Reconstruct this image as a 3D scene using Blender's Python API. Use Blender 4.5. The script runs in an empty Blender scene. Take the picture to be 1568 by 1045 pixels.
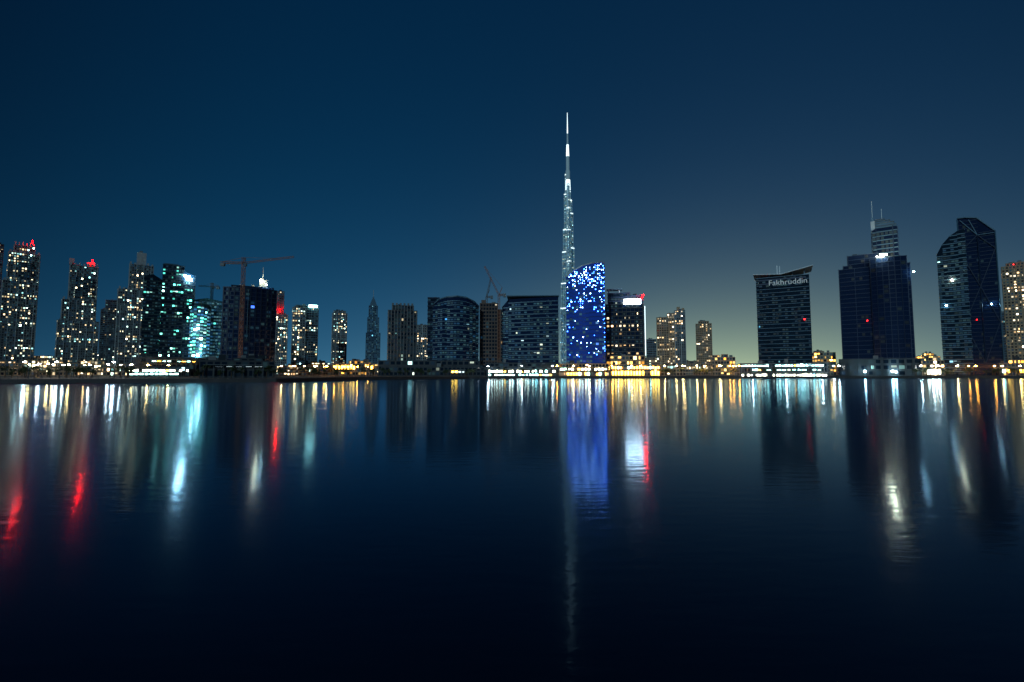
import bpy, math, random
from mathutils import Vector
random.seed(11)
R = random.random
scene = bpy.context.scene
scene.view_settings.view_transform = 'Standard'
scene.view_settings.look = 'None'
scene.view_settings.exposure = 0

# ---------------------------------------------------------------- survey of the skyline (bearings + depth -> metres)
F, CX, CY, H = 720.0, 784.0, 522.5, 4.0
T = math.atan((571 - CY) / F)
sT, cT = math.sin(T), math.cos(T)
G = 1.2            # ground level above the water

def ray(px, py):
    u = -(py - CY) / F
    fy = cT - u * sT
    return (px - CX) / F / fy, (sT + u * cT) / fy

def Zat(px, py, D): return H + ray(px, py)[1] * D
def Xat(px, D, py=565): return ray(px, py)[0] * D

# ---------------------------------------------------------------- materials
MATS = {}

def mat(name, col, rough=.6, metal=0.0, emis=None, es=0.0, var=.35, scale=.15, spec=.5):
    m = bpy.data.materials.new(name); m.use_nodes = True
    nt = m.node_tree; b = nt.nodes['Principled BSDF']
    b.inputs['Roughness'].default_value = rough
    b.inputs['Metallic'].default_value = metal
    b.inputs['Specular IOR Level'].default_value = spec
    tc = nt.nodes.new('ShaderNodeTexCoord')
    nz = nt.nodes.new('ShaderNodeTexNoise'); nz.inputs['Scale'].default_value = scale
    nz.inputs['Detail'].default_value = 5
    nt.links.new(tc.outputs['Object'], nz.inputs['Vector'])
    mx = nt.nodes.new('ShaderNodeMix'); mx.data_type = 'RGBA'
    mx.inputs[6].default_value = (*[c * (1 - var) for c in col], 1)
    mx.inputs[7].default_value = (*[min(1, c * (1 + var)) for c in col], 1)
    nt.links.new(nz.outputs['Fac'], mx.inputs[0])
    nt.links.new(mx.outputs[2], b.inputs['Base Color'])
    if emis:
        b.inputs['Emission Color'].default_value = (*emis, 1)
        b.inputs['Emission Strength'].default_value = es
    MATS[name] = m
    return m

mat('concrete_light', (.36, .41, .44), .8)
mat('concrete_mid', (.15, .18, .20), .8)
mat('concrete_dark', (.04, .052, .065), .7)
mat('stone_warm', (.36, .27, .18), .8)
mat('brown_panel', (.13, .09, .075), .7)
mat('glass_dark', (.007, .018, .034), .12, 0, spec=.6)
mat('glass_navy', (.007, .020, .062), .15, .1, var=.3, scale=.05)
mat('glass_blue_glow', (.012, .03, .15), .2, .3, (0.006, .035, .26), .45, var=.5, scale=.08)  # blue glow of the LED facade put into the glass as emission
mat('glass_teal', (.03, .09, .10), .2, .1)
mat('metal_band', (.08, .17, .25), .4, .2)
mat('metal_blue', (.016, .035, .078), .4, .2)
mat('metal_dark', (.03, .045, .06), .45, .3)
mat('steel_light', (.42, .48, .52), .4, .3)
mat('tower_steel_glow', (.28, .36, .40), .4, .3, (.36, .68, .85), .15)  # uplighting of the fins put in as a faint self-glow
mat('roof', (.06, .06, .065), .9)
mat('crane_paint', (.22, .08, .04), .6)
mat('crane_dark', (.10, .07, .06), .6)
mat('leaf', (.035, .06, .02), .8)
mat('bark', (.08, .055, .035), .9)
mat('lamp_warm', (.8, .8, .8), .5, 0, (1, .55, .17), 330)
mat('lamp_amber', (.8, .8, .8), .5, 0, (1, .33, .04), 330)
mat('lamp_white', (.8, .8, .8), .5, 0, (.9, .97, .95), 300)
mat('flood_cool', (.8, .8, .8), .5, 0, (.55, .9, 1), 120)
mat('flood_warm', (.8, .8, .8), .5, 0, (1, .85, .55), 150)
mat('beacon_red', (.5, .02, .02), .5, 0, (1, 0, 0), 900)
mat('beacon_dim', (.5, .02, .02), .5, 0, (1, .01, .01), 18)
mat('sign_white', (.8, .8, .8), .5, 0, (.8, .93, 1), 24)
mat('sign_dim', (.6, .6, .6), .5, 0, (.5, .7, .75), .20)
mat('led_blue', (.1, .1, .5), .5, 0, (.03, .15, 1), 30)
mat('led_pale', (.3, .3, .6), .5, 0, (.3, .55, 1), 34)
mat('strip_cyan', (.6, .8, .8), .5, 0, (.45, .95, .85), 15)
mat('strip_white', (.8, .8, .8), .5, 0, (1, .97, .72), 15)
mat('strip_gold', (.8, .6, .3), .5, 0, (1, .48, .06), 15)
mat('glow_steel', (.5, .5, .5), .5, 0, (.72, .92, .97), 1.7)  # lit look put in as emission; the steel itself glows

m = bpy.data.materials.new('glow_window'); m.use_nodes = True
nt = m.node_tree; b = nt.nodes['Principled BSDF']
b.inputs['Base Color'].default_value = (.02, .02, .02, 1); b.inputs['Roughness'].default_value = .3
at = nt.nodes.new('ShaderNodeAttribute'); at.attribute_name = 'glow'
nt.links.new(at.outputs['Color'], b.inputs['Emission Color'])
b.inputs['Emission Strength'].default_value = 1.0
m.cycles.emission_sampling = 'NONE'
MATS['glow_window'] = m

PAL = {
 'warm': [(1, .62, .28), (1, .75, .42), (1, .85, .6)],
 'gold': [(1, .5, .1), (1, .6, .16), (1, .42, .05)],
 'cool': [(.5, 1, .95), (.6, .9, 1), (.35, .8, 1), (.85, 1, .8)],
 'teal': [(.12, .9, .72), (.22, 1, .8), (.45, 1, .88)],
 'blue': [(.1, .3, 1), (.2, .5, 1), (.05, .15, .9)],
 'mix':  [(1, .82, .5), (.7, 1, .85), (1, .9, .55), (.4, .95, .95), (1, .7, .35)],
 'dim':  [(.12, .5, .8), (.25, .7, .85), (.06, .35, .8)],
}

# ---------------------------------------------------------------- mesh accumulator
class M:
    def __init__(s, o=(0, 0, 0)): s.v = []; s.f = []; s.m = []; s.c = []; s.o = o
    def face(s, pts, mt, col=(0, 0, 0)):
        n = len(s.v); o = s.o
        for p in pts: s.v.append((p[0]-o[0], p[1]-o[1], p[2]-o[2]))
        s.f.append(tuple(range(n, n + len(pts)))); s.m.append(mt); s.c.append(col)
    def hexa(s, p, mt, col=(0, 0, 0)):   # p: 4 bottom CCW + 4 top
        a, b, c, d, e, f, g, h = p
        for q in ((a, b, f, e), (b, c, g, f), (c, d, h, g), (d, a, e, h), (e, f, g, h), (d, c, b, a)):
            s.face(q, mt, col)
    def box(s, x0, x1, y0, y1, z0, z1, mt, fr=None, col=(0, 0, 0)):
        q = [(x0, y0), (x1, y0), (x1, y1), (x0, y1)]
        if fr: q = [fr(*k) for k in q]
        s.hexa([(x, y, z0) for x, y in q] + [(x, y, z1) for x, y in q], mt, col)
    def beam(s, p, q, r, mt):
        p, q = Vector(p), Vector(q); d = (q - p).normalized()
        u = d.cross(Vector((0, 0, 1)))
        if u.length < .01: u = Vector((1, 0, 0))
        u.normalize(); w = d.cross(u).normalized()
        A = [p + u*r*i + w*r*j for i, j in ((-1, -1), (1, -1), (1, 1), (-1, 1))]
        B = [k + (q - p) for k in A]
        s.hexa([tuple(k) for k in A] + [tuple(k) for k in B], mt)
    def lattice(s, p, q, w, r, mt, n=None):
        p, q = Vector(p), Vector(q); L = (q-p).length; d = (q-p)/L
        u = d.cross(Vector((0, 0, 1)))
        if u.length < .01: u = Vector((1, 0, 0))
        u.normalize(); v = d.cross(u).normalized()
        n = n or max(2, int(L / (w*1.3)))
        cs = [u*w*i*.5 + v*w*j*.5 for i, j in ((-1, -1), (1, -1), (1, 1), (-1, 1))]
        for c in cs: s.beam(p + c, q + c, r, mt)
        for i in range(n):
            a = p + d*L*i/n; b = p + d*L*(i+1)/n
            for k in range(4):
                c0, c1 = cs[k], cs[(k+1) % 4]
                if i % 2: c0, c1 = c1, c0
                s.beam(a + c0, b + c1, r*.7, mt)
    def obj(s, name, parent=None, loc=None):
        if not s.f: return None
        me = bpy.data.meshes.new(name)
        me.from_pydata(s.v, [], s.f)
        used = sorted(set(s.m))
        for u in used: me.materials.append(MATS[u])
        ix = {u: i for i, u in enumerate(used)}
        me.polygons.foreach_set('material_index', [ix[k] for k in s.m])
        at = me.attributes.new('glow', 'FLOAT_COLOR', 'CORNER')
        buf = []
        for f, c in zip(s.f, s.c): buf += [c[0], c[1], c[2], 1.0] * len(f)
        at.data.foreach_set('color', buf)
        me.update()
        ob = bpy.data.objects.new(name, me); scene.collection.objects.link(ob)
        if parent: ob.parent = parent
        elif loc: ob.location = loc
        return ob

def S(fh=3.6, bay=3.5, wall='concrete_mid', glass='glass_dark', lit=.15, pal='mix', gain=1.6,
      band=None, fin=None, ww=.7, wh=.6, out=.3, finw=.5, finn=1, cols=0.0, show=True, bandh=.22, dim=.35, dimg=.05, sig=.8):
    return dict(fh=fh, bay=bay, wall=wall, glass=glass, lit=lit, pal=pal, gain=gain, band=band, fin=fin,
                ww=ww, wh=wh, out=out, finw=finw, finn=finn, cols=cols, show=show, bandh=bandh, dim=dim, dimg=dimg, sig=sig)

def facade(m, a, b, z0, za, zb, s):
    dx, dy = b[0]-a[0], b[1]-a[1]; L = math.hypot(dx, dy)
    if L < .4: return
    dx /= L; dy /= L; nx, ny = dy, -dx
    def P(t, o, z): return (a[0]+dx*t+nx*o, a[1]+dy*t+ny*o, z)
    m.face([P(0, 0, z0), P(L, 0, z0), P(L, 0, zb), P(0, 0, za)], s['wall'])
    zm = max(za, zb); nf = max(1, round((zm-z0)/s['fh'])); fh = (zm-z0)/nf
    nb = max(1, round(L/s['bay'])); bw = L/nb
    colp = [3.5 if R() < s['cols'] else random.choice((.3, .7, 1.2)) for _ in range(nb)]
    cold = [R() < s['dim'] for _ in range(nb)]
    pal = PAL[s['pal']]; dp = PAL['dim']
    for i in range(nf):
        z = z0+i*fh; pf = s['lit']*random.choice((.1, .35, .9, 1, 2.6))
        run = 0; fd = R() < .25
        for j in range(nb):
            t0, t1 = j*bw, (j+1)*bw
            zt = min(za+(zb-za)*t0/L, za+(zb-za)*t1/L)
            if z+fh > zt+.05: continue
            lit = R() < pf*colp[j]
            if run > 0: lit = True; run -= 1
            elif lit and R() < .12: run = random.randint(1, 3)
            dm = (not lit) and (R() < s['dim'] or (fd and R() < .6*min(1, s['dim']*3)) or (cold[j] and R() < .5))
            if not lit and not s['show'] and not dm: continue
            g = (1-s['ww'])*bw/2; h0 = z+fh*(1-s['wh'])*.5; h1 = h0+fh*s['wh']
            if lit and R() < .45:                       # half-drawn blinds / only part of the bay lit
                if R() < .5: t0 += bw*.35
                else: h0 += fh*s['wh']*.45
            q = [P(t0+g, .06, h0), P(t1-g, .06, h0), P(t1-g, .06, h1), P(t0+g, .06, h1)]
            if lit:
                k = s['gain']*math.exp(random.gauss(-.55, s['sig'])); c = random.choice(pal)
                m.face(q, 'glow_window', (c[0]*k, c[1]*k, c[2]*k))
            elif dm:  # unlit panes: ambient facade glow added as faint emission
                k = s['dimg']*random.uniform(.3, 1.6); c = random.choice(dp)
                m.face(q, 'glow_window', (c[0]*k, c[1]*k, c[2]*k))
            else: m.face(q, s['glass'])
        if s['band']:
            zt0 = z+fh*(1-s['bandh']*.5); zt1 = z+fh*(1+s['bandh']*.5)
            if zt1 <= min(za, zb)+fh*.2:
                o = s['out']
                p = [P(0, 0, zt0), P(0, o, zt0), P(L, o, zt0), P(L, 0, zt0)]
                q = [(k[0], k[1], zt1) for k in p]
                m.face([p[1], p[2], q[2], q[1]], s['band']); m.face([q[0], q[1], q[2], q[3]], s['band'])
                m.face([p[3], p[2], p[1], p[0]], s['band'])
                m.face([p[0], p[1], q[1], q[0]], s['band']); m.face([p[2], p[3], q[3], q[2]], s['band'])
    if s['fin']:
        o = s['out']+.2; w = s['finw']
        for j in range(0, nb+1, s['finn']):
            t = min(max(j*bw, w/2), L-w/2); zz = za+(zb-za)*t/L
            p = [P(t-w/2, 0, z0), P(t-w/2, o, z0), P(t+w/2, o, z0), P(t+w/2, 0, z0)]
            q = [(k[0], k[1], zz+.4) for k in p]
            m.face([p[0], p[1], q[1], q[0]], s['fin']); m.face([p[1], p[2], q[2], q[1]], s['fin'])
            m.face([p[2], p[3], q[3], q[2]], s['fin']); m.face([q[0], q[1], q[2], q[3]], s['fin'])

class Bld:
    def __init__(s, name, D, pxl, pxr, yaw=0, k=.7):
        s.D = D; fl = math.atan(ray(pxl, 565)[0]); fr = math.atan(ray(pxr, 565)[0])
        s.th = (fl+fr)/2; s.R0 = D/math.cos(s.th)
        s.pc = (pxl+pxr)/2
        s.cx = math.sin(s.th)*s.R0; s.cy = math.cos(s.th)*s.R0
        s.yaw = math.radians(yaw); s.sc = 1/(math.cos(s.yaw)+k*abs(math.sin(s.yaw)))
        s.k = k; s.W = s.R0*(math.tan(fr-s.th)-math.tan(fl-s.th))
        s.e = bpy.data.objects.new(name, None); scene.collection.objects.link(s.e)
        s.e.location = (s.cx, s.cy, G); s.e.empty_display_size = 5
        s.parts = {}; s.n = 0
    def part(s, n):
        if n not in s.parts: s.parts[n] = M((s.cx, s.cy, G))
        return s.parts[n]
    def lx(s, px, py=565): return s.R0*math.tan(math.atan(ray(px, py)[0])-s.th)
    def Z(s, py, px=None): return Zat(px or s.pc, py, s.D)
    def fr(s, x, y):
        yc = s.k*s.W/2
        x *= s.sc; y = (y-yc)*s.sc
        c, n = math.cos(s.yaw), math.sin(s.yaw)
        x, y = x*c-y*n, x*n+y*c+yc
        ct, st = math.cos(s.th), math.sin(s.th)
        return (s.cx+x*ct+y*st, s.cy-x*st+y*ct)
    def block(s, pxl, pxr, yt, st, ybot=None, y0=0.0, depth=None, bulge=0.0, prof=None, seg=1, roofkit=True, part='facade', parapet=.8):
        i = s.n; s.n += 1
        ym = yt+(565-yt)*.35                     # width measured at this height in the survey
        x0, x1 = s.lx(pxl, ym)+i*.13, s.lx(pxr, ym)-i*.17
        w = x1-x0; depth = depth or max(10, s.k*w)
        ya, yb = y0+i*.37, y0+depth-i*.23
        z0 = G if ybot is None else s.Z(ybot)
        if prof:
            pts = [(min(max(s.lx(p, ym), x0), x1), s.Z(q)) for p, q in prof]
            pts[0] = (x0, pts[0][1]); pts[-1] = (x1, pts[-1][1])
        else:
            zt = s.Z(yt); pts = [(x0, zt), (x1, zt)]
        if seg > 1:
            new = []
            for j in range(seg+1):
                x = x0+w*j/seg
                for (a, za), (b, zb) in zip(pts, pts[1:]):
                    if a-1e-6 <= x <= b+1e-6:
                        t = (x-a)/max(1e-6, b-a); new.append((x, za+(zb-za)*t)); break
            pts = new
        m = s.part(part); xc = (x0+x1)/2
        fy = lambda x: ya-bulge*(1-((x-xc)/(w/2))**2)
        fb = lambda x: yb+bulge*.5*(1-((x-xc)/(w/2))**2)
        front = [(s.fr(x, fy(x)), z) for x, z in pts]
        back = [(s.fr(x, fb(x)), z) for x, z in pts]
        for k in range(len(pts)-1):
            facade(m, front[k][0], front[k+1][0], z0, front[k][1], front[k+1][1], st)
            facade(m, back[k+1][0], back[k][0], z0, back[k+1][1], back[k][1], st)
            m.face([(*front[k][0], front[k][1]-parapet), (*front[k+1][0], front[k+1][1]-parapet),
                    (*back[k+1][0], back[k+1][1]-parapet), (*back[k][0], back[k][1]-parapet)], 'roof')
        facade(m, front[-1][0], back[-1][0], z0, front[-1][1], back[-1][1], st)
        facade(m, back[0][0], front[0][0], z0, back[0][1], front[0][1], st)
        if roofkit and not prof and w > 8:
            r = s.part('roof_plant'); zt = pts[0][1]
            for _ in range(random.randint(2, 4)):
                a = random.uniform(x0+1.5, x1-5); c = random.uniform(ya+2, max(ya+2.1, yb-5)); l = random.uniform(2, 4); h = random.uniform(1.2, 3.4)
                r.box(a, a+l, c, c+l*.8, zt-.79, zt+h, random.choice(('metal_dark', 'concrete_mid')), s.fr)
        return x0, x1, ya, yb
    def bx(s, part, pxl, pxr, yt, yb, y0, y1, mt):
        ym = yt if yb is not None else (yt+565)/2
        s.part(part).box(s.lx(pxl, ym), s.lx(pxr, ym), y0, y1, s.Z(yb) if yb is not None else G, s.Z(yt), mt, s.fr)
    def flood(s, px, py, r, mt, y=-1.5, part='floodlight'):
        x = s.lx(px, py); z = s.Z(py)
        s.part(part).box(x-r, x+r, y-r, y+r, z-r, z+r, mt, s.fr)
        s.part('lamp_bracket').box(x-r*.3, x+r*.3, y+r, max(y+r+.5, 1.5), z-r*.5, z+r*.2, 'metal_dark', s.fr)
    def mast(s, px, yt, yb, r=.25, y=4, mt='steel_light', part='mast'):
        x = s.lx(px, yb); s.part(part).box(x-r, x+r, y-r, y+r, s.Z(yb), s.Z(yt), mt, s.fr)
    def combs(s, pl, pr, yt, yb, y, n, mt='concrete_light'):
        ym = yb+(565-yb)*.35; a = s.lx(pl, ym); c = s.lx(pr, ym); u = (c-a)/(2*n-1)
        for i in range(n): s.part('crown').box(a+2*i*u+.3, a+(2*i+1)*u, y, y+1.5, s.Z(yb), s.Z(yt+(i % 2)*1.0), mt, s.fr)
    def done(s):
        for n, m in s.parts.items(): m.obj(n, s.e)

# ================================================================= styles
RES = S(3.3, 2.5, 'concrete_mid', 'glass_dark', .14, 'mix', 2.3, band='concrete_mid', fin='concrete_light', ww=.55, wh=.5, finn=3, finw=.8, cols=.14, dimg=.06, sig=1.15)
RES2 = S(3.3, 2.8, 'concrete_dark', 'glass_dark', .09, 'mix', 1.8, band='metal_band', fin='concrete_mid', finn=3, cols=.1, ww=.55, wh=.5, sig=1.15)
WARMRES = S(3.3, 2.8, 'stone_warm', 'glass_dark', .22, 'warm', 2.3, band='stone_warm', fin='stone_warm', finn=2, cols=.2, ww=.55, wh=.5, sig=1.1)
DARKG = S(3.8, 2.8, 'glass_dark', 'glass_navy', .06, 'teal', 1.8, band='metal_dark', ww=.8, wh=.45, show=False, cols=.06, dimg=.04)
OFFB = S(3.8, 2.6, 'glass_navy', 'glass_dark', .020, 'cool', 1.6, band='metal_band', ww=.8, wh=.4, show=False, bandh=.20, dim=.45, dimg=.075, sig=1.1)
OFFQ = S(3.8, 3.0, 'glass_dark', 'glass_dark', .015, 'cool', .9, band='metal_blue', ww=.85, wh=.45, show=False, bandh=.3, dim=.4, dimg=.05)
BLACK = S(4, 3.2, 'glass_navy', 'glass_dark', .002, 'dim', .6, band='metal_blue', fin='metal_blue', finn=4, finw=.35, show=False, bandh=.10, dim=.05, dimg=.012)

# ================================================================= left residential cluster
b = Bld('residential_tower', 620, 0, 58, k=.6)
b.block(0, 55, 432, RES, y0=0, depth=34)
b.block(8, 58, 388, RES, y0=4, depth=26)
b.block(16, 50, 376, RES, y0=7, depth=18, roofkit=False)
b.block(24, 44, 402, RES2, y0=1.5, depth=8, roofkit=False)
b.combs(17, 49, 370, 376.5, 7.9, 6); b.combs(1, 54, 428, 432.5, .4, 8); b.combs(9, 57, 384, 388.5, 4.6, 7)
b.mast(50, 365, 375, .3, 8); b.flood(50, 367, .7, 'beacon_red', 7, 'beacon')
b.done()
b = Bld('residential_tower', 700, -30, 2, k=.6); b.block(-30, 1, 374, RES2); b.done()
b = Bld('residential_tower', 640, 86, 150, k=.6)
b.block(86, 150, 492, RES, depth=40)
b.block(92, 142, 460, RES, y0=3, depth=32)
b.block(103, 148, 407, RES, y0=6, depth=24)
b.block(112, 134, 425, RES2, y0=2.5, depth=8, roofkit=False)
b.combs(103, 147, 402, 407.5, 6.9, 7); b.combs(93, 141, 456, 460.5, 3.6, 7)
b.bx('crown', 106, 114, 396, 405, 9, 16, 'concrete_light'); b.bx('crown', 134, 146, 399, 407, 9, 16, 'concrete_light')
b.mast(142, 394, 400, .3, 12); b.flood(142, 396, .7, 'beacon_red', 8, 'beacon')
b.done()
b = Bld('residential_tower', 760, 153, 181, k=.8)
b.block(153, 181, 475, RES2); b.block(160, 181, 460, RES2, y0=3, depth=18); b.done()
b = Bld('residential_tower', 640, 178, 234, k=.6)
b.block(178, 222, 445, RES, depth=34)
b.block(182, 218, 470, RES, y0=-3, depth=12)
b.block(195, 233, 405, RES, y0=6, depth=24)
b.combs(195, 232, 401, 405.5, 6.9, 6); b.combs(179, 221, 441, 445.5, .4, 7)
b.bx('crown', 210, 225, 385, 404, 10, 18, 'concrete_light'); b.bx('crown', 214, 219, 382, 385, 12, 15, 'concrete_mid')
b.done()
# dark pair
b = Bld('office_tower', 520, 218, 250, k=.8); b.block(218, 250, 428, DARKG, prof=[(218, 424), (232, 421), (250, 430)]); b.done()
b = Bld('office_tower', 500, 246, 298, k=.7)
LT = dict(DARKG); LT['lit'] = .09; LT['cols'] = .25; LT['gain'] = 2.4; LT['bay'] = 2.4; LT['sig'] = 1.1
b.block(247, 280, 408, LT, depth=24); b.block(277, 298, 418, LT, y0=2, depth=22, prof=[(277, 414), (298, 421)])
b.bx('crown', 251, 274, 405, 409, 4, 14, 'metal_band')
b.flood(288, 425, 1.8, 'flood_cool', -1); b.flood(283, 422, .7, 'flood_cool', -1); b.flood(293, 428, .8, 'flood_cool', -1); b.done()
# teal-lit building
b = Bld('glass_office_building', 520, 288, 342, k=.6)
TE = S(3.8, 2.4, 'glass_teal', 'glass_teal', .45, 'teal', 2.8, band='metal_band', ww=.85, wh=.5, show=False, cols=.2, dimg=.6, dim=.85, sig=1.1, bandh=.15)
b.block(290, 342, 460, dict(TE, lit=.10, gain=1.2, dimg=.18), depth=26, prof=[(290, 462), (315, 457), (342, 461)])
b.block(290, 322, 468, TE, y0=-5, depth=12, bulge=4, seg=6, prof=[(290, 474), (306, 466), (322, 470)])
b.flood(299, 507, .8, 'flood_cool', -11); b.flood(303, 545, 1.0, 'flood_cool', -11); b.flood(309, 530, .6, 'flood_cool', -11)
b.done()
b = Bld('residential_tower', 700, 318, 342, k=.7); b.block(320, 342, 492, RES2); b.done()
# dark office behind crane
b = Bld('office_tower', 430, 340, 423, k=.6)
DK = S(3.8, 3.0, 'glass_navy', 'glass_dark', .012, 'blue', 1.8, band='metal_blue', fin='metal_blue', finn=4, finw=.9, show=False, dim=.2, dimg=.035)
b.block(340, 422, 443, DK, depth=34, bulge=5, seg=10)
b.block(352, 418, 438, DK, y0=5, depth=22)
b.bx('crown', 398, 410, 425, 438.5, 9, 15, 'concrete_mid'); b.mast(403, 404, 425, .25, 12)
b.flood(400, 427, .8, 'flood_warm', 6); b.flood(408, 434, .5, 'flood_cool', 3)
b.bx('lit_edge', 380, 381, 446, 520, -5.9, -5.2, 'metal_band')
b.done()
b = Bld('residential_tower', 720, 420, 441, k=.8); b.block(422, 440, 482, RES); b.block(423, 434, 446, RES2, y0=4, depth=12)
b.flood(428, 475, .55, 'beacon_red', -1, 'beacon'); b.done()
b = Bld('residential_tower', 640, 447, 487, k=.8)
b.block(447, 467, 472, dict(RES, lit=.6, gain=2.6, pal='mix', bay=3.4), depth=26); b.block(466, 487, 471, dict(RES2, lit=.2), y0=2, depth=24)
b.block(452, 487, 467, RES2, y0=7, depth=12)
b.bx('sign_panel', 473, 486, 467, 470.5, -.5, .5, 'strip_cyan'); b.done()
b = Bld('residential_tower', 850, 507, 532, k=.8)
b.block(508, 531, 480, dict(RES, lit=.3, gain=2.3)); b.block(510, 529, 476, RES, y0=3, depth=15); b.done()
# spire tower
b = Bld('spire_tower', 1300, 560, 582, k=1)
SP = S(5, 4, 'metal_band', 'glass_navy', .03, 'dim', 1.0, fin='metal_band', finn=2, finw=1.2, ww=.6, dimg=.1)
b.block(560, 582, 510, SP, roofkit=False); b.block(562, 580, 486, SP, y0=2, depth=32, roofkit=False)
b.block(564, 578, 468, SP, y0=6, depth=24, roofkit=False)
z0, z1 = b.Z(468), b.Z(452); x0, x1 = b.lx(565, 500), b.lx(577, 500)
q = [(x0, 8), (x1, 8), (x1, 26), (x0, 26)]; xm = (x0+x1)/2
m = b.part('pyramid_roof')
for i in range(4):
    a, c = b.fr(*q[i]), b.fr(*q[(i+1) % 4]); t = b.fr(xm, 17)
    m.face([(*a, z0), (*c, z0), (*t, z1)], 'metal_band')
b.part('spire').box(xm-.7, xm+.7, 16.3, 17.7, b.Z(458), b.Z(443), 'steel_light', b.fr); b.done()
# ribbed tower
b = Bld('hotel_tower', 450, 594, 638, k=.8)
RB = S(3.5, 3, 'concrete_dark', 'glass_dark', .025, 'mix', 1.2, fin='concrete_mid', finn=1, finw=.6, ww=.5, band='concrete_dark', dimg=.03)
b.block(594, 638, 476, RB, depth=22); b.block(600, 633, 468, RB, y0=1.5, depth=18)
for px in range(600, 631, 6): b.bx('crown', px, px+3, 464, 468.5, 2.5, 5, 'concrete_mid')
b.block(588, 640, 556, S(4, 4, 'concrete_dark', lit=.03), y0=-5, depth=34); b.done()
b = Bld('residential_tower', 620, 637, 656, k=.8); b.block(638, 656, 498, dict(RES, lit=.5, gain=3.2, pal='warm')); b.done()
# round dark office
b = Bld('curved_office_building', 430, 652, 735, k=.7)
b.block(654, 672, 455, dict(OFFQ), y0=8, depth=24)
b.block(664, 734, 460, dict(OFFB), y0=8, depth=24, bulge=9, seg=14, prof=[(664, 465), (672, 458.5), (685, 455.5), (699, 454.5), (713, 456), (726, 461), (734, 468)])
b.block(662, 700, 470, dict(OFFB, lit=.02, pal='dim'), y0=3, depth=14, bulge=3, seg=5, prof=[(662, 470), (690, 466), (700, 466)])
m = b.part('roof_ring')
pr = [(664, 464), (672, 457.5), (685, 454.5), (699, 453.5), (713, 455), (726, 460), (734, 467)]
x0_, x1_ = b.lx(664, 497), b.lx(734, 497)
for (a, za), (c, zc) in zip(pr, pr[1:]):
    g = lambda px: 8-9*(1-((b.lx(px, 497)-(x0_+x1_)/2)/((x1_-x0_)/2))**2)
    m.beam((*b.fr(b.lx(a, 497), g(a)), b.Z(za)), (*b.fr(b.lx(c, 497), g(c)), b.Z(zc)), .45, 'metal_band')
b.block(582, 735, 553, S(5, 5, 'concrete_dark', lit=.015, pal='cool', dimg=.03), y0=-14, depth=50); b.done()
# brown tower
b = Bld('residential_tower', 450, 734, 771, k=.8)
BR = S(3.4, 3, 'brown_panel', 'glass_dark', .03, 'warm', 1.0, fin='brown_panel', finn=2, finw=.8, band='brown_panel', dim=.1)
b.block(735, 762, 465, BR, depth=22); b.block(758, 771, 474, BR, y0=2, depth=20); b.bx('crown', 737, 744, 459, 465.5, 3, 8, 'brown_panel'); b.done()
# banded office
b = Bld('office_building', 430, 769, 856, k=.6)
b.block(769, 855, 455, dict(OFFB, lit=.05, bandh=.26), depth=34, prof=[(769, 470), (778, 459), (855, 455)], bulge=2, seg=9)
b.bx('roof_canopy', 776, 856, 452.5, 454.0, -1, 24, 'metal_band')
b.block(745, 856, 556, S(5, 4, 'concrete_dark', lit=.12, pal='cool', gain=2), y0=-14, depth=12)
b.done()

# ================================================================= the very tall central tower
D = 1470
cx, cy = Xat(870.5, D, 400), D
e = bpy.data.objects.new('supertall_tower', None); scene.collection.objects.link(e); e.location = (cx, cy, G)
m = M((cx, cy, G)); mb = M((cx, cy, G))
Zb = lambda y: Zat(871.5, y, D)
BK = S(5.0, 3.6, 'metal_band', 'glass_dark', .34, 'cool', 1.0, fin='tower_steel_glow', finn=2, finw=.8, ww=.6, wh=.65, cols=.1, dim=.8, dimg=.32)
wings = {90+180: ([27, 24, 20, 16, 12.5, 9.5], [520, 452, 400, 352, 318, 283]),
         210-60: ([28, 25.5, 21, 17.5, 13.5, 10], [470, 432, 384, 350, 296, 266]),
         330+60: ([28, 24.5, 21.5, 18, 14, 9.5], [492, 418, 378, 325, 305, 292])}
for ang, (rs, ys) in wings.items():
    a = math.radians(ang); ux, uy = math.cos(a), math.sin(a)
    for i, (r, y) in enumerate(zip(rs, ys)):
        hw = 6.5-i*.35
        P = lambda r_, t_: (cx+ux*r_-uy*t_, cy+uy*r_+ux*t_)
        poly = [P(0, -hw), P(r-3, -hw), P(r-.8, -hw*.6), P(r, 0), P(r-.8, hw*.6), P(r-3, hw), P(0, hw)]
        zt = Zb(y)
        for k in range(6): facade(m, poly[k], poly[k+1], G, zt, zt, BK)
        m.face([(*p, zt-.5) for p in poly], 'roof')
        pp = [P(r*.25, -hw-.5), P(r-2.6, -hw-.5), P(r+.5, -.5), P(r+.5, .5), P(r-2.6, hw+.5), P(r*.25, hw+.5)]
        for k in range(5):
            mb.face([(*pp[k], zt-6), (*pp[k+1], zt-6), (*pp[k+1], zt-2.8), (*pp[k], zt-2.8)], 'glow_steel')
def ring(m, r0, r1, z0, z1, mt, n=10):
    for k in range(n):
        a, c = 2*math.pi*k/n, 2*math.pi*(k+1)/n
        m.face([(cx+r0*math.cos(a), cy+r0*math.sin(a), z0), (cx+r0*math.cos(c), cy+r0*math.sin(c), z0),
                (cx+r1*math.cos(c), cy+r1*math.sin(c), z1), (cx+r1*math.cos(a), cy+r1*math.sin(a), z1)], mt)
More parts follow.
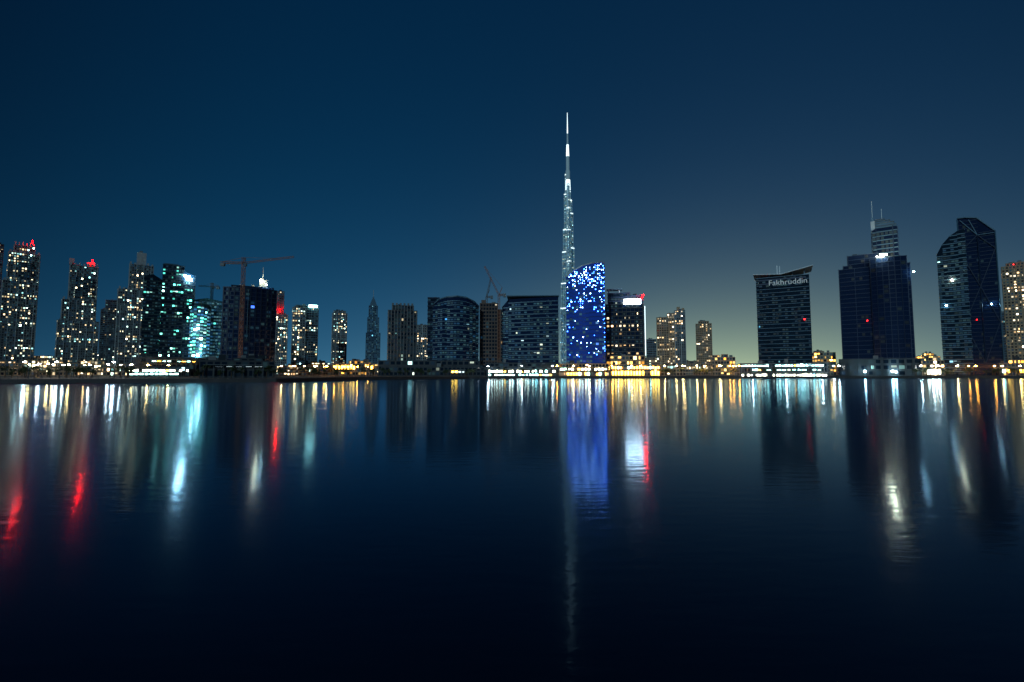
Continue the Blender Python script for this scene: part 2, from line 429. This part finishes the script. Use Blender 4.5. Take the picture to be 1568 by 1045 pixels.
for r0, r1, ya, yb, mt in [(7.2, 7, 560, 262, 'tower_steel_glow'), (5.4, 5.2, 262, 240, 'tower_steel_glow'), (5.0, 3.6, 239.5, 222, 'glow_steel'),
                           (2.9, 2.2, 222, 205, 'tower_steel_glow'), (1.9, .7, 205, 173, 'glow_steel'), (8.6, 7.4, 292, 276, 'glow_steel'), (7.4, 5.6, 276, 270, 'steel_light')]:
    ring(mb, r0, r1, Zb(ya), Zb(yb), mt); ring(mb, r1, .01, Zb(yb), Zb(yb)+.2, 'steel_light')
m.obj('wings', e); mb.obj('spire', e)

# ================================================================= blue LED tower
b = Bld('led_facade_tower', 430, 867, 926, k=.6)
BL = S(3.8, 2.6, 'glass_blue_glow', 'glass_blue_glow', .05, 'blue', .8, band='metal_blue', show=False, ww=.8, wh=.5, bandh=.10, dim=.2, dimg=.15)
prof = [(867, 424), (880, 415), (893, 409), (907, 405.5), (920, 403.5), (926, 403.5)]
x0, x1, ya, yb = b.block(867, 926, 404, BL, depth=26, bulge=6, seg=12, prof=prof)
xc = (x0+x1)/2; w = x1-x0; YM = 404+161*.35
def prz(px):
    for (a, za), (c, zc) in zip(prof, prof[1:]):
        if a <= px <= c: return za+(zc-za)*(px-a)/(c-a)
    return 424
leds = b.part('led_lights')
for iy in range(50):
    for ix in range(20):
        px = 869+ix*55/19+random.uniform(-.5, .5); py = 406+iy*3.0+random.uniform(-.6, .6)
        if py < prz(px)+2.5 or py > 550: continue
        d = .48 if py < 440 else (.18 if py < 480 else .06)
        if R() > d: continue
        x = b.lx(px, YM); yy = ya-6*(1-((x-xc)/(w/2))**2)-.45; z = b.Z(py); r = random.choice((.2, .24, .38))
        leds.box(x-r, x+r, yy-.15, yy+.1, z-r, z+r, 'led_pale' if R() < .5 else 'led_blue', b.fr)
edge = b.part('roof_edge')
for (a, za), (c, zc) in zip(prof, prof[1:]):
    f = lambda px: ya-6*(1-((b.lx(px, YM)-xc)/(w/2))**2)-.3
    edge.beam((*b.fr(b.lx(a, YM), f(a)), b.Z(za)), (*b.fr(b.lx(c, YM), f(c)), b.Z(zc)), .5, 'steel_light')
for py in range(412, 545, 7):
    z = b.Z(py); leds.box(x1-.8, x1-.3, ya-.8, ya-.3, z-.25, z+.25, 'led_blue', b.fr)
b.done()
# white-sign hotel
b = Bld('hotel_building', 450, 925, 989, k=.6)
SQ = S(3.9, 3.9, 'glass_dark', 'glass_navy', .40, 'warm', 1.8, ww=.5, wh=.45, band='concrete_dark', fin='concrete_dark', finn=1, finw=.4)
b.block(928, 985, 466, SQ, depth=26)
b.block(926, 988, 470, OFFB, y0=3, depth=22); b.block(930, 966, 447, OFFQ, y0=8, depth=12, roofkit=False); b.block(964, 987, 452, OFFQ, y0=7, depth=14)
b.bx('sign_panel', 955, 981, 459, 466.5, -1.2, -.3, 'sign_white')
b.bx('roof_canopy', 928, 952, 440, 441.5, 8, 16, 'metal_band'); b.mast(931, 440, 448, .5, 9); b.mast(948, 440, 448, .5, 9)
b.flood(985, 453, .5, 'beacon_red', 3, 'beacon')
b.bx('lit_edge', 986.7, 988, 470, 545, -.3, .6, 'glow_steel')
b.block(928, 988, 545, S(4.5, 3.5, 'stone_warm', lit=.7, pal='gold', gain=3.5, ww=.7, wh=.6), y0=-8, depth=12)
b.done()
b = Bld('residential_tower', 700, 989, 1006, k=.8); b.block(990, 1005, 520, RES2); b.done()
b = Bld('residential_tower', 640, 1005, 1051, k=.8)
b.block(1006, 1024, 486, WARMRES, depth=22); b.block(1022, 1036, 480, WARMRES, y0=4, depth=20); b.block(1033, 1050, 476, dict(RES, pal='warm'), y0=1, depth=20)
b.bx('crown', 1036, 1041, 470, 476.5, 5, 9, 'stone_warm'); b.bx('crown', 1044, 1048, 472, 476.5, 5, 9, 'stone_warm'); b.done()
b = Bld('residential_tower', 720, 1066, 1090, k=.8)
b.block(1066, 1090, 496, WARMRES); b.block(1070, 1086, 492, WARMRES, y0=3, depth=15); b.done()

# ================================================================= office with lettering
b = Bld('office_building', 450, 1157, 1243, k=.6)
FK = S(3.8, 2.6, 'glass_dark', 'glass_dark', .018, 'dim', 1.6, band='metal_band', show=False, ww=.8, wh=.4, bandh=.10, dim=.25, dimg=.03, sig=1)
x0, x1, ya, yb = b.block(1159, 1241, 424, FK, depth=36)
mm = b.part('roof_wings')
for (pa, za, pb, zb_) in [(1154, 417.5, 1196, 420.5), (1196, 420.5, 1246, 411.5)]:
    la, lb = b.lx(pa, 440), b.lx(pb, 440)
    A = [b.fr(la, -3), b.fr(lb, -3), b.fr(lb, 30), b.fr(la, 30)]
    zz = [b.Z(za), b.Z(zb_), b.Z(zb_), b.Z(za)]
    mm.hexa([(*p, z-.6) for p, z in zip(A, zz)]+[(*p, z) for p, z in zip(A, zz)], 'steel_light')
for px in (1163, 1178, 1196, 1214, 1232): b.mast(px, 419 if px < 1210 else 415, 425, .4, 3, 'metal_band', 'roof_struts')
b.mast(1190, 403, 420, .45, 12); b.mast(1194, 404, 420, .35, 13)
b.block(1163, 1236, 428, OFFQ, y0=-1.2, depth=3, ybot=440, roofkit=False)
b.flood(1232, 491, .45, 'beacon_dim', -1.2, 'beacon')
cu = bpy.data.curves.new('sign_lettering', 'FONT'); cu.body = 'Fakhruddin'; cu.size = 7.2; cu.extrude = .15; cu.align_x = 'CENTER'; cu.offset = -.05
to = bpy.data.objects.new('tmp', cu); scene.collection.objects.link(to)
dg = bpy.context.evaluated_depsgraph_get(); me = bpy.data.meshes.new_from_object(to.evaluated_get(dg)); bpy.data.objects.remove(to)
me.materials.clear(); me.materials.append(MATS['sign_dim'])
so = bpy.data.objects.new('sign_lettering', me); scene.collection.objects.link(so); so.parent = b.e
fx, fy = b.fr(b.lx(1206, 434), -1.7)
so.location = (fx-b.cx, fy-b.cy, b.Z(436.8)-G); so.rotation_euler = (math.pi/2, 0, -b.th)
b.done()

# ================================================================= large dark twin
b = Bld('office_complex', 420, 1284, 1400, k=.5)
b.block(1286, 1336, 408, BLACK, depth=34, y0=3)
b.block(1380, 1397, 408, BLACK, depth=30, y0=3)
b.block(1334, 1392, 398, BLACK, y0=0, depth=30, bulge=3, seg=6)
b.block(1299, 1348, 386, BLACK, y0=8, depth=26)
b.block(1292, 1306, 402, BLACK, y0=5, depth=20)
TB = dict(BLACK, band='metal_band', bandh=.22, dim=.4, dimg=.03)
xa_, xb_, _, _ = b.block(1337, 1381, 346, TB, y0=13, depth=22, prof=[(1337, 349), (1345, 346), (1372, 345.5), (1381, 347)])
wT = xb_-xa_
def tx(px): return xa_+(px-1337)/44*wT
b.part('crown').box(tx(1336), tx(1343), 15.5, 19, b.Z(352), b.Z(334), 'steel_light', b.fr)
b.part('crown').box(tx(1337.5), tx(1341), 16, 18, b.Z(334), b.Z(328), 'metal_band', b.fr)
mm = b.part('tiered_crown')
for (l, r, yt, yb_, y) in [(1343, 1379, 343, 351, 15.9), (1343, 1376, 338.5, 343, 16.5), (1343, 1369, 335, 338.5, 17.2), (1343, 1360, 332, 335, 18)]:
    mm.box(tx(l), tx(r), y, y+12, b.Z(yb_), b.Z(yt), 'metal_band', b.fr)
    mm.box(tx(l)-.1, tx(r)+.4, y-.5, y+12.4, b.Z(yt), b.Z(yt)+.4, 'concrete_mid', b.fr)
for px, yt, yb_, r in ((1339.5, 302, 328, .24), (1356, 316, 332, .2)): b.part('mast').box(tx(px)-r, tx(px)+r, 17, 17+2*r, b.Z(yb_), b.Z(yt), 'steel_light', b.fr)
b.mast(1390, 396, 408, .2, 8)
b.flood(1350, 395, 1.2, 'flood_warm', -4); b.flood(1343, 396, .45, 'flood_warm', -3.6); b.flood(1357, 394, .45, 'flood_warm', -3.6)
b.flood(1399.5, 423, .45, 'flood_cool', 0); b.flood(1328, 491, .4, 'beacon_dim', -1, 'beacon')
PD = S(5.5, 5, 'concrete_dark', lit=.04, pal='cool', gain=1.4)
b.block(1284, 1412, 550, PD, y0=-14, depth=18)
for px in range(1288, 1412, 12): b.bx('columns', px, px+1.2, 552, None, -16, -14.3, 'concrete_dark')
b.flood(1325, 569, .6, 'flood_cool', -17); b.flood(1366, 569, .7, 'flood_cool', -17); b.flood(1371, 570, .5, 'flood_cool', -17)
b.done()

# ================================================================= right pair
b = Bld('glass_tower', 440, 1437, 1482, k=.7)
GT = S(3.8, 2.6, 'glass_dark', 'glass_dark', .018, 'cool', 1.8, band='metal_band', show=False, ww=.85, wh=.45, bandh=.20, cols=.08, dim=.4, dimg=.05, sig=1)
b.block(1437, 1482, 357, GT, depth=30, prof=[(1437, 388), (1446, 374), (1458, 363), (1470, 357), (1482, 356)])
b.flood(1458, 430, .6, 'flood_warm', -1); b.flood(1449, 468, .4, 'flood_cool', -1); b.done()
b = Bld('glass_tower', 455, 1470, 1528, k=.6)
GT2 = S(3.8, 3.0, 'glass_navy', 'glass_dark', .005, 'dim', 1.4, band='metal_blue', show=False, bandh=.12, dim=.08, dimg=.02)
prf = [(1471, 332), (1484, 332.5), (1502, 336), (1528, 359)]
xa_, xb_, _, _ = b.block(1471, 1528, 340, GT2, depth=30, prof=prf)
m = b.part('cross_bracing')
def W(px, py, y=-.8): return (*b.fr(xa_+(px-1471)/57*(xb_-xa_), y), b.Z(py))
for p, q in [((1475, 336), (1501, 362)), ((1501, 362), (1527, 362)), ((1501, 362), (1489, 337)), ((1472, 385), (1501, 362)), ((1527, 385), (1501, 362)),
             ((1501, 362), (1501, 556)), ((1472, 385), (1501, 440)), ((1527, 385), (1501, 440)), ((1472, 495), (1501, 440)), ((1527, 495), (1501, 440)), ((1472, 495), (1501, 556)), ((1527, 495), (1501, 556))]:
    m.beam(W(*p), W(*q), .28, 'metal_blue' if p[1] > 380 or q[1] > 380 else 'metal_band')
for (p, q) in zip(prf, prf[1:]): m.beam(W(*p), W(*q), .5, 'metal_band')
for px in (1470.8, 1528.2): m.beam(W(px, 334 if px < 1500 else 360), W(px, 565), .35, 'metal_band')
b.flood(1518, 468, .4, 'flood_cool', -1.3); b.flood(1496, 490, .3, 'beacon_dim', -1.3, 'beacon'); b.done()
b = Bld('residential_tower', 520, 1534, 1600, k=.7)
b.block(1537, 1600, 407, dict(WARMRES, lit=.22), depth=26); b.block(1544, 1590, 402, WARMRES, y0=3, depth=16)
b.flood(1552, 405, .35, 'beacon_dim', -1, 'beacon'); b.done()
b = Bld('residential_tower', 640, 1528, 1546, k=.7); b.block(1529, 1545, 480, RES2); b.done()

# ================================================================= podiums and low buildings
def low(name, D, l, r, yt, st, mt=None, rows=(), k=.5, steps=0):
    b = Bld(name, D, l, r, k=k)
    b.block(l, r, yt, st, depth=min(30, max(12, b.W*.4)))
    if steps:
        for _ in range(steps):
            a = random.uniform(l, r-(r-l)*.4); b.block(a, a+(r-l)*random.uniform(.25, .4), yt-random.uniform(2, 5), st, y0=3, depth=10)
    for (a, c, y0_, y1_, mt_, n) in rows:
        wd = (c-a)/n
        for i in range(n):
            g = wd*random.uniform(.06, .38)
            if R() < .22: continue
            b.bx('lit_bays', a+i*wd+g, a+(i+1)*wd-g*.5, y0_+random.uniform(0, .8), y1_, -.35, -.1, mt_ if R() < .8 else random.choice(('strip_white', 'strip_cyan', 'strip_gold')))
        for i in range(n+1): b.bx('columns', a+i*wd-.3, a+i*wd+.3, y0_-1.5, None, -1.3, -.6, 'concrete_mid')
        b.bx('canopy', a-1, c+1, y0_-2.2, y0_-1.5, -2.2, -.02, 'concrete_mid')
    b.done(); return b
CO = S(3.6, 2.8, 'concrete_dark', lit=.2, pal='cool', gain=2)
WA = S(3.4, 2.6, 'stone_warm', lit=.4, pal='warm', gain=3.4, sig=1.1)
GO = S(3.6, 2.6, 'stone_warm', lit=.55, pal='gold', gain=4.5, sig=1.1)
DD = S(4, 3.5, 'concrete_dark', lit=.02, pal='cool', gain=1, dim=.15, dimg=.03)
low('pavilion_building', 330, 195, 291, 561, CO, rows=[(197, 289, 566, 569, 'strip_white', 18), (197, 289, 571.5, 574, 'strip_cyan', 12)])
low('podium_building', 350, 205, 340, 548, DD, rows=[(232, 300, 553, 554.2, 'strip_cyan', 9)])
low('waterfront_building', 270, 305, 421, 552, DD, steps=1, rows=[(312, 418, 561, 561.8, 'glow_steel', 7)])
low('podium_building', 385, 745, 852, 561, CO, rows=[(747, 850, 567, 570.5, 'strip_white', 26), (747, 850, 573, 575.5, 'strip_cyan', 20)])
low('arcade_building', 385, 856, 932, 557, WA, rows=[(858, 930, 564, 567, 'strip_white', 14), (858, 930, 570, 575, 'strip_gold', 16)])
low('arcade_building', 380, 934, 1012, 558, GO, rows=[(936, 1010, 561, 565, 'strip_gold', 18), (936, 1010, 568, 575, 'strip_gold', 16)])
low('podium_building', 390, 1133, 1268, 556, CO, rows=[(1135, 1266, 559, 561, 'strip_cyan', 28), (1150, 1258, 566, 567.5, 'strip_cyan', 14), (1135, 1266, 573, 576.5, 'strip_white', 30)])
low('low_rise_building', 480, 1242, 1280, 540, GO, steps=1)
low('low_rise_building', 480, 1090, 1126, 547, GO, steps=2)
low('low_rise_building', 470, 510, 578, 557, dict(GO, lit=.7), steps=2, rows=[(512, 576, 560, 566, 'strip_gold', 14)])
low('low_rise_building', 470, 426, 470, 562, WA, steps=1)
low('low_rise_building', 440, 1402, 1446, 552, dict(WA, lit=.35), steps=2, rows=[(1419, 1441, 566, 573, 'strip_white', 4)])
low('low_rise_building', 520, 1450, 1530, 558, WA, steps=1)
low('low_rise_building', 420, 1530, 1600, 556, GO, steps=1, rows=[(1534, 1598, 566, 571, 'strip_gold', 10)])
for l, r, yt, D in [(-20, 34, 556, 420), (30, 72, 552, 470), (74, 120, 556, 430), (118, 160, 553, 470), (158, 198, 557, 420), (0, 90, 545, 800), (80, 200, 547, 820),
                    (432, 510, 560, 520), (1012, 1050, 560, 440), (1046, 1092, 557, 520), (1124, 1140, 562, 470), (985, 1012, 548, 620), (1010, 1070, 553, 900),
                    (640, 660, 545, 800), (480, 600, 558, 900), (1270, 1290, 560, 520), (1395, 1440, 546, 700), (1520, 1600, 545, 800)]:
    low('low_rise_building', D, l, r, yt, random.choice((WA, GO, dict(WA, lit=.3, pal='mix'))), steps=random.choice((0, 1, 2)))
low('podium_building', 400, 583, 742, 562, DD, rows=[(690, 712, 568, 571, 'glow_steel', 4)])

# ================================================================= cranes
def crane(px, base_y, top_y, D, jibL, jibR, yj, mt, w=2.0):
    x = Xat(px, D, (top_y+565)/2); z1 = Zat(px, top_y, D)
    e = bpy.data.objects.new('tower_crane', None); scene.collection.objects.link(e); e.location = (x, D, G)
    o = (x, D, G); z0 = Zat(px, base_y, D) if base_y else G
    a = M(o); a.lattice((x, D, z0), (x, D, z1+5), w, .14, mt); a.box(x-2.4, x+2.4, D-2.4, D+2.4, z0-.2, z0+1, 'concrete_mid'); a.obj('mast', e)
    j = M(o); xl, xr = Xat(jibL, D, top_y), Xat(jibR, D, top_y); zl, zr = z1+yj[0], z1+yj[1]
    j.lattice((x, D, z1+.5), (xl, D, zl+.5), 1.5, .13, mt); j.lattice((x, D, z1+.5), (xr, D, zr+.5), 1.2, .08, mt)
    j.beam((x, D, z1+5), (xl, D, zl+1), .12, mt); j.beam((x, D, z1+5), (x+(xr-x)*.65, D, z1+(zr-z1)*.65+1), .08, mt)
    s_ = 1 if xl < x else -1
    j.box(xl, xl+3.2*s_, D-1, D+1, zl-2.2, zl, 'concrete_mid') if s_ > 0 else j.box(xl-3.2, xl, D-1, D+1, zl-2.2, zl, 'concrete_mid')
    j.obj('jib', e)
    c = M(o); c.box(x+1.1, x+3, D-1.6, D-.2, z1-2.4, z1, 'metal_dark'); c.obj('cab', e)
crane(370, None, 404, 372, 338, 450, (.3, 5), 'crane_paint', 2.0)
crane(322, 470, 440, 540, 336, 304, (0, 1), 'crane_dark', 2)
def luff(px, yb, ym, tx, ty, D, mt):
    x = Xat(px, D, ym); e = bpy.data.objects.new('luffing_crane', None); scene.collection.objects.link(e); e.location = (x, D, G)
    o = (x, D, G); zb, zm = Zat(px, yb, D), Zat(px, ym, D); X2, Z2 = Xat(tx, D, ty), Zat(px, ty, D)
    a = M(o); a.lattice((x, D, zb), (x, D, zm), 1.8, .16, mt); a.obj('mast', e)
    a = M(o); a.lattice((x, D, zm), (X2, D, Z2), 1.2, .11, mt); a.beam((x+3, D, zm+7), (X2, D, Z2), .08, mt); a.beam((x, D, zm), (x+3, D, zm+7), .25, mt)
    a.lattice((x, D, zm), (x+6, D, zm), 1.5, .15, mt); a.box(x+4, x+6.4, D-1.2, D+1.2, zm-2, zm+1.2, 'concrete_mid'); a.obj('jib', e)
luff(764, 560, 452, 742, 408, 425, 'crane_paint')
luff(745, 465, 455, 752, 425, 470, 'crane_dark')

# ================================================================= ground, quay, water
shore = [(-2500, 60), (-420, 150), (-196, 172), (-100, 200), (-86, 262), (-30, 325), (0, 338), (381, 345), (900, 345), (2600, 300)]
gm = M()
far = 7000
gpoly = [(x, y, G) for x, y in shore]+[(far, 300, G), (far, far, G), (-far, far, G), (-far, 60, G)]
gm.face(gpoly, 'ground')
mat('ground', (.05, .048, .045), .95, var=.5, scale=.05)
mat('paving', (.14, .13, .12), .8, var=.3, scale=.6)
mat('quay_stone', (.05, .05, .055), .85, var=.5, scale=.3)
mat('asphalt', (.05, .05, .05), .9)
gm.obj('ground')
qm = M(); pv = M(); rl = M(); rd = M()
for (a, b_) in zip(shore, shore[1:]):
    dx, dy = b_[0]-a[0], b_[1]-a[1]; L = math.hypot(dx, dy); dx /= L; dy /= L; nx, ny = -dy, dx
    P = lambda t, o, z: (a[0]+dx*t+nx*o, a[1]+dy*t+ny*o, z)
    qm.hexa([P(0, -.5, -3), P(L, -.5, -3), P(L, .4, -3), P(0, .4, -3), P(0, -.5, G+.35), P(L, -.5, G+.35), P(L, .4, G+.35), P(0, .4, G+.35)], 'quay_stone')
    pv.face([P(0, .5, G+.006), P(L, .5, G+.006), P(L, 9, G+.006), P(0, 9, G+.006)], 'paving')
    if L < 700:
        n = int(L/2.5)
        for i in range(n): rl.beam(P(i*L/n, 0, G+.35), P(i*L/n, 0, G+1.4), .04, 'metal_dark')
        for h in (.75, 1.1, 1.4): rl.beam(P(0, 0, G+h), P(L, 0, G+h), .035, 'metal_dark')
qm.obj('quay_wall'); pv.obj('promenade_pavement'); rl.obj('promenade_railing')
rd.face([(-700, 372, G+.01), (900, 372, G+.01), (900, 382, G+.01), (-700, 382, G+.01)], 'asphalt'); rd.obj('road')
km = M()
for y in (371.7, 382.0): km.box(-700, 900, y, y+.3, G, G+.13, 'paving')
km.obj('road_kerb')

wm = bpy.data.materials.new('water'); wm.use_nodes = True; nt = wm.node_tree; nt.nodes.clear()
N = nt.nodes.new; Lk = nt.links.new
out = N('ShaderNodeOutputMaterial'); mixs = N('ShaderNodeMixShader'); mg = N('ShaderNodeMixShader')
gl = N('ShaderNodeBsdfAnisotropic'); gl2 = N('ShaderNodeBsdfAnisotropic'); df = N('ShaderNodeBsdfDiffuse'); fr = N('ShaderNodeFresnel')
fr.inputs['IOR'].default_value = 1.33
for g in (gl, gl2): g.inputs['Color'].default_value = (.58, .80, 1, 1)
df.inputs['Color'].default_value = (.0006, .003, .010, 1)
tc = N('ShaderNodeTexCoord'); mp = N('ShaderNodeMapping'); mp.inputs['Scale'].default_value = (.5, 1.6, 1)
nz = N('ShaderNodeTexNoise'); nz.inputs['Scale'].default_value = 1.6; nz.inputs['Detail'].default_value = 5
bp = N('ShaderNodeBump'); bp.inputs['Strength'].default_value = .42; bp.inputs['Distance'].default_value = .02
Lk(tc.outputs['Object'], mp.inputs['Vector']); Lk(mp.outputs[0], nz.inputs['Vector']); Lk(nz.outputs['Fac'], bp.inputs['Height'])
nz2 = N('ShaderNodeTexNoise'); nz2.inputs['Scale'].default_value = .012; nz2.inputs['Detail'].default_value = 3
mr = N('ShaderNodeMapRange'); mr.inputs['From Min'].default_value = .3; mr.inputs['From Max'].default_value = .7
mr.inputs['To Min'].default_value = .055; mr.inputs['To Max'].default_value = .080
Lk(tc.outputs['Object'], nz2.inputs['Vector']); Lk(nz2.outputs['Fac'], mr.inputs['Value']); Lk(mr.outputs[0], gl.inputs['Roughness'])
gl2.inputs['Roughness'].default_value = .17
mg.inputs[0].default_value = .5
Lk(bp.outputs[0], gl.inputs['Normal']); Lk(bp.outputs[0], gl2.inputs['Normal']); Lk(gl.outputs[0], mg.inputs[1]); Lk(gl2.outputs[0], mg.inputs[2])
Lk(fr.outputs[0], mixs.inputs[0]); Lk(df.outputs[0], mixs.inputs[1]); Lk(mg.outputs[0], mixs.inputs[2]); Lk(mixs.outputs[0], out.inputs[0])
MATS['water'] = wm
w = M(); w.face([(-far, -800, 0), (far, -800, 0), (far, 600, 0), (-far, 600, 0)], 'water'); w.obj('water')

# ================================================================= street lamps
def lampmesh(mt):
    a = M()
    for k in range(3): a.beam((0, 0, k*2.6), (0, 0, (k+1)*2.6), .11-.02*k, 'metal_dark')
    a.box(-.25, .25, -.25, .25, 0, .5, 'metal_dark')
    a.beam((0, 0, 7.8), (0, -1.5, 8.3), .05, 'metal_dark'); a.box(-.32, .32, -2.3, -1.4, 8.30, 8.46, 'metal_dark')
    a.box(-.34, .34, -2.26, -1.44, 7.9, 8.29, mt)
    ob = a.obj('street_lamp'); me = ob.data; bpy.data.objects.remove(ob); return me
LM = {k: lampmesh(k) for k in ('lamp_warm', 'lamp_amber', 'lamp_white')}
def lamp(x, y, k):
    ob = bpy.data.objects.new('street_lamp', LM[k]); ob.location = (x, y, G); scene.collection.objects.link(ob); ob.rotation_euler[2] = random.uniform(-.5, .5)
for px in range(4, 200, 13): lamp(Xat(px+random.uniform(-4, 4), 300), 300+random.uniform(-20, 40), random.choice(('lamp_warm', 'lamp_warm', 'lamp_white')))
for px in (44, 92, 176): lamp(Xat(px, 235), 235, 'lamp_white')
for px in (430, 441, 452, 468, 480, 492): lamp(Xat(px, 370), 370+random.uniform(0, 20), 'lamp_warm')
for px in (500, 504, 509, 520, 534, 548, 562): lamp(Xat(px, 420), 420+random.uniform(-10, 20), 'lamp_amber')
for px in (855, 884, 905, 940, 962, 985, 1018, 1030, 1041, 1050, 1062, 1071, 1080, 1092, 1103, 1112, 1120, 1128): lamp(Xat(px, 366)+random.uniform(-3, 3), 366+random.uniform(-8, 4), random.choice(('lamp_warm', 'lamp_warm', 'lamp_amber')))
for px in (748, 800, 846, 1150, 1200, 1256, 1275, 1282, 1408, 1425, 1434): lamp(Xat(px, 366), 366, 'lamp_white')
for px in (1450, 1468, 1486, 1505, 1522, 1545, 1556, 1563): lamp(Xat(px, 370), 370+random.uniform(-8, 10), random.choice(('lamp_warm', 'lamp_amber')))

# ================================================================= trees (distant mass)
def trees(spans, name):
    t = M()
    for l, r, D, n in spans:
        for _ in range(n):
            px = random.uniform(l, r); d = D+random.uniform(-8, 8); x = Xat(px, d); h = random.uniform(3.5, 7)
            lean = random.uniform(-.5, .5)
            t.beam((x, d, G), (x+lean, d, G+h*.55), .16, 'bark')
            for k in range(3):
                an = random.uniform(0, 6.28); t.beam((x+lean, d, G+h*.5), (x+lean+math.cos(an)*1.2, d+math.sin(an)*1.2, G+h*.8), .07, 'bark')
            cl = [(x+lean+random.gauss(0, 1.1), d+random.gauss(0, 1.1), G+h*random.uniform(.6, 1.0), random.uniform(.6, 1.2)) for _ in range(7)]
            for c in cl:
                for _ in range(22):
                    v = Vector((random.gauss(0, 1), random.gauss(0, 1), random.gauss(0, 1))).normalized()*c[3]*random.uniform(.5, 1.1)
                    p = Vector(c[:3])+v; u = Vector((random.gauss(0, 1), random.gauss(0, 1), random.gauss(0, 1))).normalized()*.32
                    q = u.orthogonal().normalized()*.2
                    t.face([tuple(p-u), tuple(p+q), tuple(p+u), tuple(p-q)], 'leaf')
    t.obj(name)
trees([(0, 200, 270, 26), (300, 420, 236, 8), (425, 580, 350, 22), (585, 740, 372, 16), (745, 930, 360, 10), (1010, 1135, 362, 18), (1140, 1280, 362, 8), (1400, 1560, 364, 22)], 'tree_row')

# ================================================================= sky
wd = bpy.data.worlds.new('World'); scene.world = wd; wd.use_nodes = True
nt = wd.node_tree; N = nt.nodes.new; Lk = nt.links.new
bg = nt.nodes['Background']
tc = N('ShaderNodeTexCoord'); sx = N('ShaderNodeSeparateXYZ'); Lk(tc.outputs['Generated'], sx.inputs[0])
def mth(op, a, b_=None, c=None, clamp=False):
    n = N('ShaderNodeMath'); n.operation = op; n.use_clamp = clamp
    for i, v in enumerate((a, b_, c)):
        if v is None: continue
        if isinstance(v, (int, float)): n.inputs[i].default_value = v
        else: Lk(v, n.inputs[i])
    return n.outputs[0]
X, Y, Zc = sx.outputs[0], sx.outputs[1], mth('MAXIMUM', sx.outputs[2], 0.0)
hl = mth('MAXIMUM', mth('SQRT', mth('ADD', mth('MULTIPLY', X, X), mth('MULTIPLY', Y, Y))), 1e-4)
def azdot(deg):
    a = math.radians(deg)
    return mth('DIVIDE', mth('ADD', mth('MULTIPLY', X, math.sin(a)), mth('MULTIPLY', Y, math.cos(a))), hl)
w1n = N('ShaderNodeMapRange'); w1n.interpolation_type = 'SMOOTHSTEP'; w1n.inputs['From Min'].default_value = .25; w1n.inputs['From Max'].default_value = 1.0
Lk(azdot(8), w1n.inputs['Value']); w1 = w1n.outputs[0]
def ex(v, s): return mth('EXPONENT', mth('MULTIPLY', v, -1.0/s))
yel = mth('MULTIPLY', ex(Zc, .085), ex(mth('SUBTRACT', 1.0, azdot(24)), .085))
red = mth('MULTIPLY', ex(Zc, .25), ex(mth('SUBTRACT', 1.0, azdot(30)), .16))
haze = mth('MULTIPLY', ex(Zc, .23), mth('ADD', mth('MULTIPLY', w1, .88), .12))
low_ = mth('MULTIPLY', ex(Zc, .08), mth('ADD', mth('MULTIPLY', w1, .8), .2))
def vs(col, f):
    n = N('ShaderNodeVectorMath'); n.operation = 'SCALE'; n.inputs[0].default_value = col; Lk(f, n.inputs['Scale']); return n.outputs[0]
def va(a, b_):
    n = N('ShaderNodeVectorMath'); n.operation = 'ADD'; Lk(a, n.inputs[0]); Lk(b_, n.inputs[1]); return n.outputs[0]
base = va(vs((.0, .021, .064), mth('MULTIPLY', w1, ex(Zc, 1.0))), vs((.0003, .0050, .021), ex(Zc, 1.4)))
tot = va(va(base, vs((.009, .075, .135), haze)), va(vs((.36, .37, .07), yel), vs((.022, .045, .045), low_)))
tot = va(tot, vs((.018, .008, .0), red))
sky = N('ShaderNodeTexSky'); sky.sky_type = 'NISHITA'; sky.sun_disc = False
sky.sun_elevation = math.radians(-6); sky.sun_rotation = math.radians(200)
sc = N('ShaderNodeVectorMath'); sc.operation = 'SCALE'; sc.inputs['Scale'].default_value = .004; Lk(sky.outputs[0], sc.inputs[0])
tot = va(tot, sc.outputs[0])
Lk(tot, bg.inputs['Color']); bg.inputs['Strength'].default_value = 1.0

sl = bpy.data.lights.new('facade_fill', 'SUN'); sl.energy = .85; sl.angle = math.radians(2); sl.color = (.60, .88, 1)  # no moon here: added fill for front facades, standing in for ambient city light
so = bpy.data.objects.new('facade_fill', sl); scene.collection.objects.link(so)
so.rotation_euler = (math.radians(62), 0, math.radians(-24))

# ================================================================= camera
cd = bpy.data.cameras.new('camera'); cd.sensor_width = 36; cd.lens = F/1568*36; cd.clip_end = 20000; cd.clip_start = .1
co = bpy.data.objects.new('camera', cd); scene.collection.objects.link(co)
co.location = (0, 0, H); co.rotation_euler = (math.pi/2+T, 0, 0); scene.camera = co
